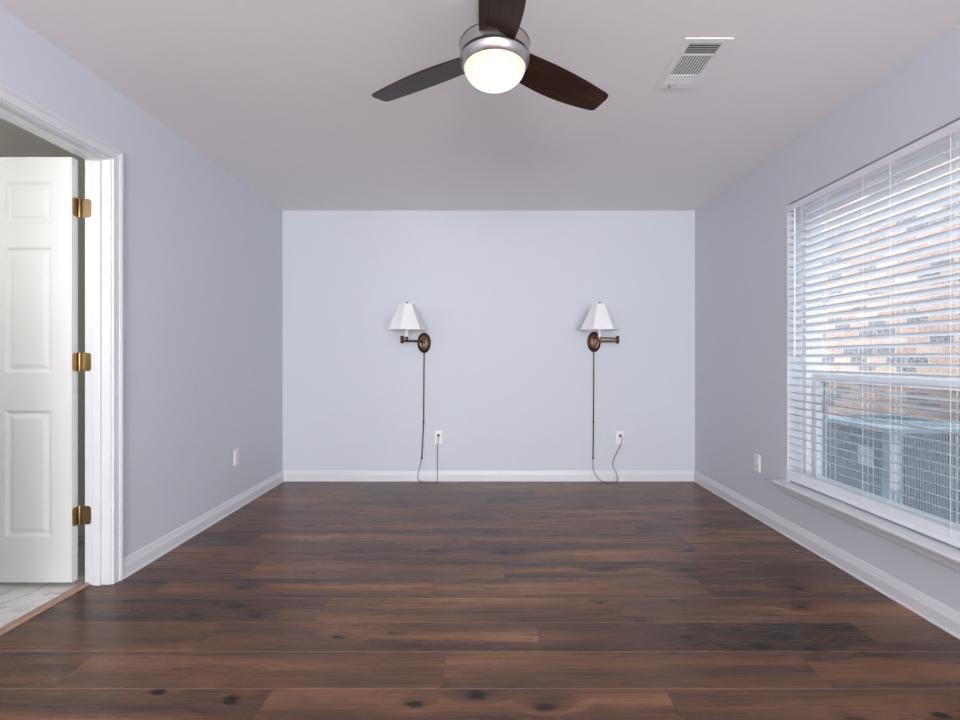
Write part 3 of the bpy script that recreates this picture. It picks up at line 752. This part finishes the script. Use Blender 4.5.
# ------------------------------------------------------------------ swing arm wall lamps
def lamp(lbl, px, pz, elbow, stem, upz, cover, cord, plug, turn, over):
    """px, pz: plate centre; elbow (x,y); stem (x,y); upz: height of the upper arm"""
    root = thing('wall_lamp', lbl, 'lamp', (px, YB, pz), 'swing arm lamps on the back wall')
    T = Matrix.Translation((-px, -YB, -pz))
    def part(mb, name, mt, parent=root):
        o = mb.build(name, mt, None); o.parent = parent; o.data.transform(T); return o
    face = Matrix.Translation((px, YB, pz)) @ Matrix.Rotation(R(90), 4, 'X')
    m = MB().lathe([(1.0, 0), (1.0, 0.006), (0.93, 0.011), (0.86, 0.012), (0.80, 0.015), (0.70, 0.017), (0.62, 0.021), (0.2, 0.024)], 48, face @ Matrix.Diagonal((0.0615, 0.093, 1, 1)))
    part(m, 'back_plate', M['bronze'])
    m = MB(); pts = [(px + 0.034 * math.cos(a), YB - 0.0215, pz + 0.055 * math.sin(a)) for a in [2 * math.pi * i / 40 for i in range(41)]]
    m.tube(pts, 0.0042, 8); part(m, 'plate_ring', M['antique_brass'])
    m = MB().box(px - 0.010, px + 0.010, YB - 0.036, YB - 0.02, pz - 0.036, pz + 0.036)
    m.lathe([(0.012, 0.036), (0.012, 0.05), (0.009, 0.054)], 20, face @ Matrix.Translation((0, -0.014, -0.02)))
    part(m, 'wall_bracket', M['bronze'])
    m = MB().lathe([(0.006, 0.02), (0.006, 0.044), (0.0075, 0.046), (0.006, 0.050)], 16, face @ Matrix.Translation((0.002, 0.018, 0)))
    part(m, 'switch_knob', M['antique_brass'])
    lowz = upz - 0.024
    piv = (px, YB - 0.045)
    m = MB().lathe([(0.011, -0.018), (0.013, -0.014), (0.013, 0.014), (0.011, 0.018)], 20, Matrix.Translation((piv[0], piv[1], lowz)))
    m.tube([(piv[0], piv[1], lowz), (elbow[0], elbow[1], lowz)], 0.0095, 12)
    part(m, 'lower_arm', M['antique_brass'] if over else M['bronze'])
    m = MB().lathe([(0.007, -0.034), (0.014, -0.030), (0.016, -0.020), (0.011, -0.012), (0.015, -0.007), (0.015, 0.007), (0.011, 0.012), (0.016, 0.020), (0.014, 0.030), (0.007, 0.034)], 20,
                   Matrix.Translation((elbow[0], elbow[1], (lowz + upz) / 2)))
    part(m, 'elbow_joint', M['bronze'])
    m = MB().tube([(elbow[0], elbow[1], upz), (stem[0], stem[1], upz)], 0.0085, 12)
    m.lathe([(0.006, -0.02), (0.010, -0.016), (0.0115, -0.008), (0.0115, 0.008), (0.010, 0.014)], 20, Matrix.Translation((stem[0], stem[1], upz)))
    part(m, 'upper_arm', M['antique_brass'] if over else M['bronze'])
    m = MB().lathe([(0.012, upz + 0.008), (0.017, upz + 0.014), (0.014, upz + 0.018), (0.0145, upz + 0.11)], 20, Matrix.Translation((stem[0], stem[1], 0)))
    part(m, 'candle_sleeve', M['shade'])
    # shade : six panels, slightly flared
    zb_, zt_ = 1.346, 1.566
    prof = []
    for k in range(9):
        t = k / 8; prof.append((0.168 + (0.064 - 0.168) * t - 0.004 * math.sin(math.pi * t), zb_ + (zt_ - zb_) * t))
    inner = [(r_ - 0.003, z) for r_, z in prof][::-1]
    ring = prof + inner + [prof[0]]
    mt = Matrix.Translation((stem[0], stem[1], 0))
    m = MB().lathe(ring, 6, mt, smooth=False, phase=turn, cap=False)
    sh = part(m, 'lamp_shade', M['shade'])
    m = MB()
    for z0, rr in ((zb_, 0.169), (zt_ - 0.006, 0.0665)):
        m = MB().lathe([(rr, z0), (rr, z0 + 0.007), (rr - 0.005, z0 + 0.007), (rr - 0.005, z0), (rr, z0)], 6, mt, smooth=False, phase=turn, cap=False)
        part(m, 'shade_trim', M['shade'], sh)
    m = MB()
    for k in range(3):
        a = turn + k * 2 * math.pi / 3
        m.tube([(stem[0], stem[1], zt_ - 0.004), (stem[0] + 0.062 * math.cos(a), stem[1] + 0.062 * math.sin(a), zt_ - 0.004)], 0.0015, 6)
    m.lathe([(0.0015, upz + 0.11), (0.0015, zt_)], 8, mt)
    part(m, 'shade_carrier', M['antique_brass'])
    m = MB().lathe([(0.004, zt_ - 0.002), (0.008, zt_ + 0.002), (0.004, zt_ + 0.005), (0.0085, zt_ + 0.012), (0.006, zt_ + 0.018), (0.001, zt_ + 0.021)], 16, mt)
    part(m, 'finial', M['bronze'])
    m = MB(); P = [(bx(x), YB - 0.006, bz(y)) for x, y in cover]
    m.tube(P, 0.0058, 12)
    for p in P[1:]: m.lathe([(0.0058, -0.008), (0.0085, -0.007), (0.0085, 0.007), (0.0058, 0.008)], 14, Matrix.Translation(p))
    part(m, 'cord_cover', M['bronze'])
    m = MB().tube(smoothpath([(bx(x), y_, z_) for x, y_, z_ in cord]), 0.0028, 8)
    part(m, 'power_cord', M['cord'])
    m = MB().lathe([(0.007, 0.007), (0.012, 0.009), (0.012, 0.022), (0.008, 0.028)], 16, Matrix.Translation((plug[0], YB, plug[2] + 0.0195)) @ Matrix.Rotation(R(90), 4, 'X'))
    part(m, 'plug', M['plug'])
    return root

def sx(px, y): return (px - 486) * y / F
lp = (bx(424.2), bz(342.8)); rp = (bx(593.9), bz(341.9))
lamp('bronze swing arm wall lamp, arm swung to the left of its oval plate', lp[0], lp[1],
     (sx(402, 4.19), 4.19), (sx(406.9, 4.08), 4.08), 1.283,
     [(424.2, 352), (423.7, 422), (421.9, 458)],
     [(421.8, YB - 0.008, bz(458)), (420, YB - 0.012, bz(466)), (418.4, YB - 0.03, 0.065), (419.2, YB - 0.04, 0.018), (426, YB - 0.06, 0.004), (434, YB - 0.075, 0.004), (437.6, YB - 0.05, 0.006), (437.9, YB - 0.025, 0.045), (437.6, YB - 0.018, 0.13), (438, YB - 0.03, 0.30), (438.6, YB - 0.034, OL[2] - 0.005), (438.7, YB - 0.027, OL[2] + 0.0195)],
     OL, R(20), False)
lamp('bronze swing arm wall lamp, arm swung to the right of its oval plate', rp[0], rp[1],
     (sx(617.6, 4.19), 4.19), (sx(599.6, 4.08), 4.08), 1.281,
     [(593.6, 351), (593.3, 422), (593.0, 458)],
     [(593, YB - 0.008, bz(458)), (592.8, YB - 0.012, bz(467)), (595, YB - 0.035, 0.06), (600, YB - 0.055, 0.014), (608, YB - 0.075, 0.004), (613.5, YB - 0.075, 0.005), (616.2, YB - 0.055, 0.035), (615, YB - 0.035, 0.085), (612, YB - 0.022, 0.15), (613.5, YB - 0.024, 0.21), (619, YB - 0.028, 0.31), (621.6, YB - 0.034, OR_[2] - 0.015), (620.2, YB - 0.027, OR_[2] + 0.0195)],
     OR_, R(-1), True)
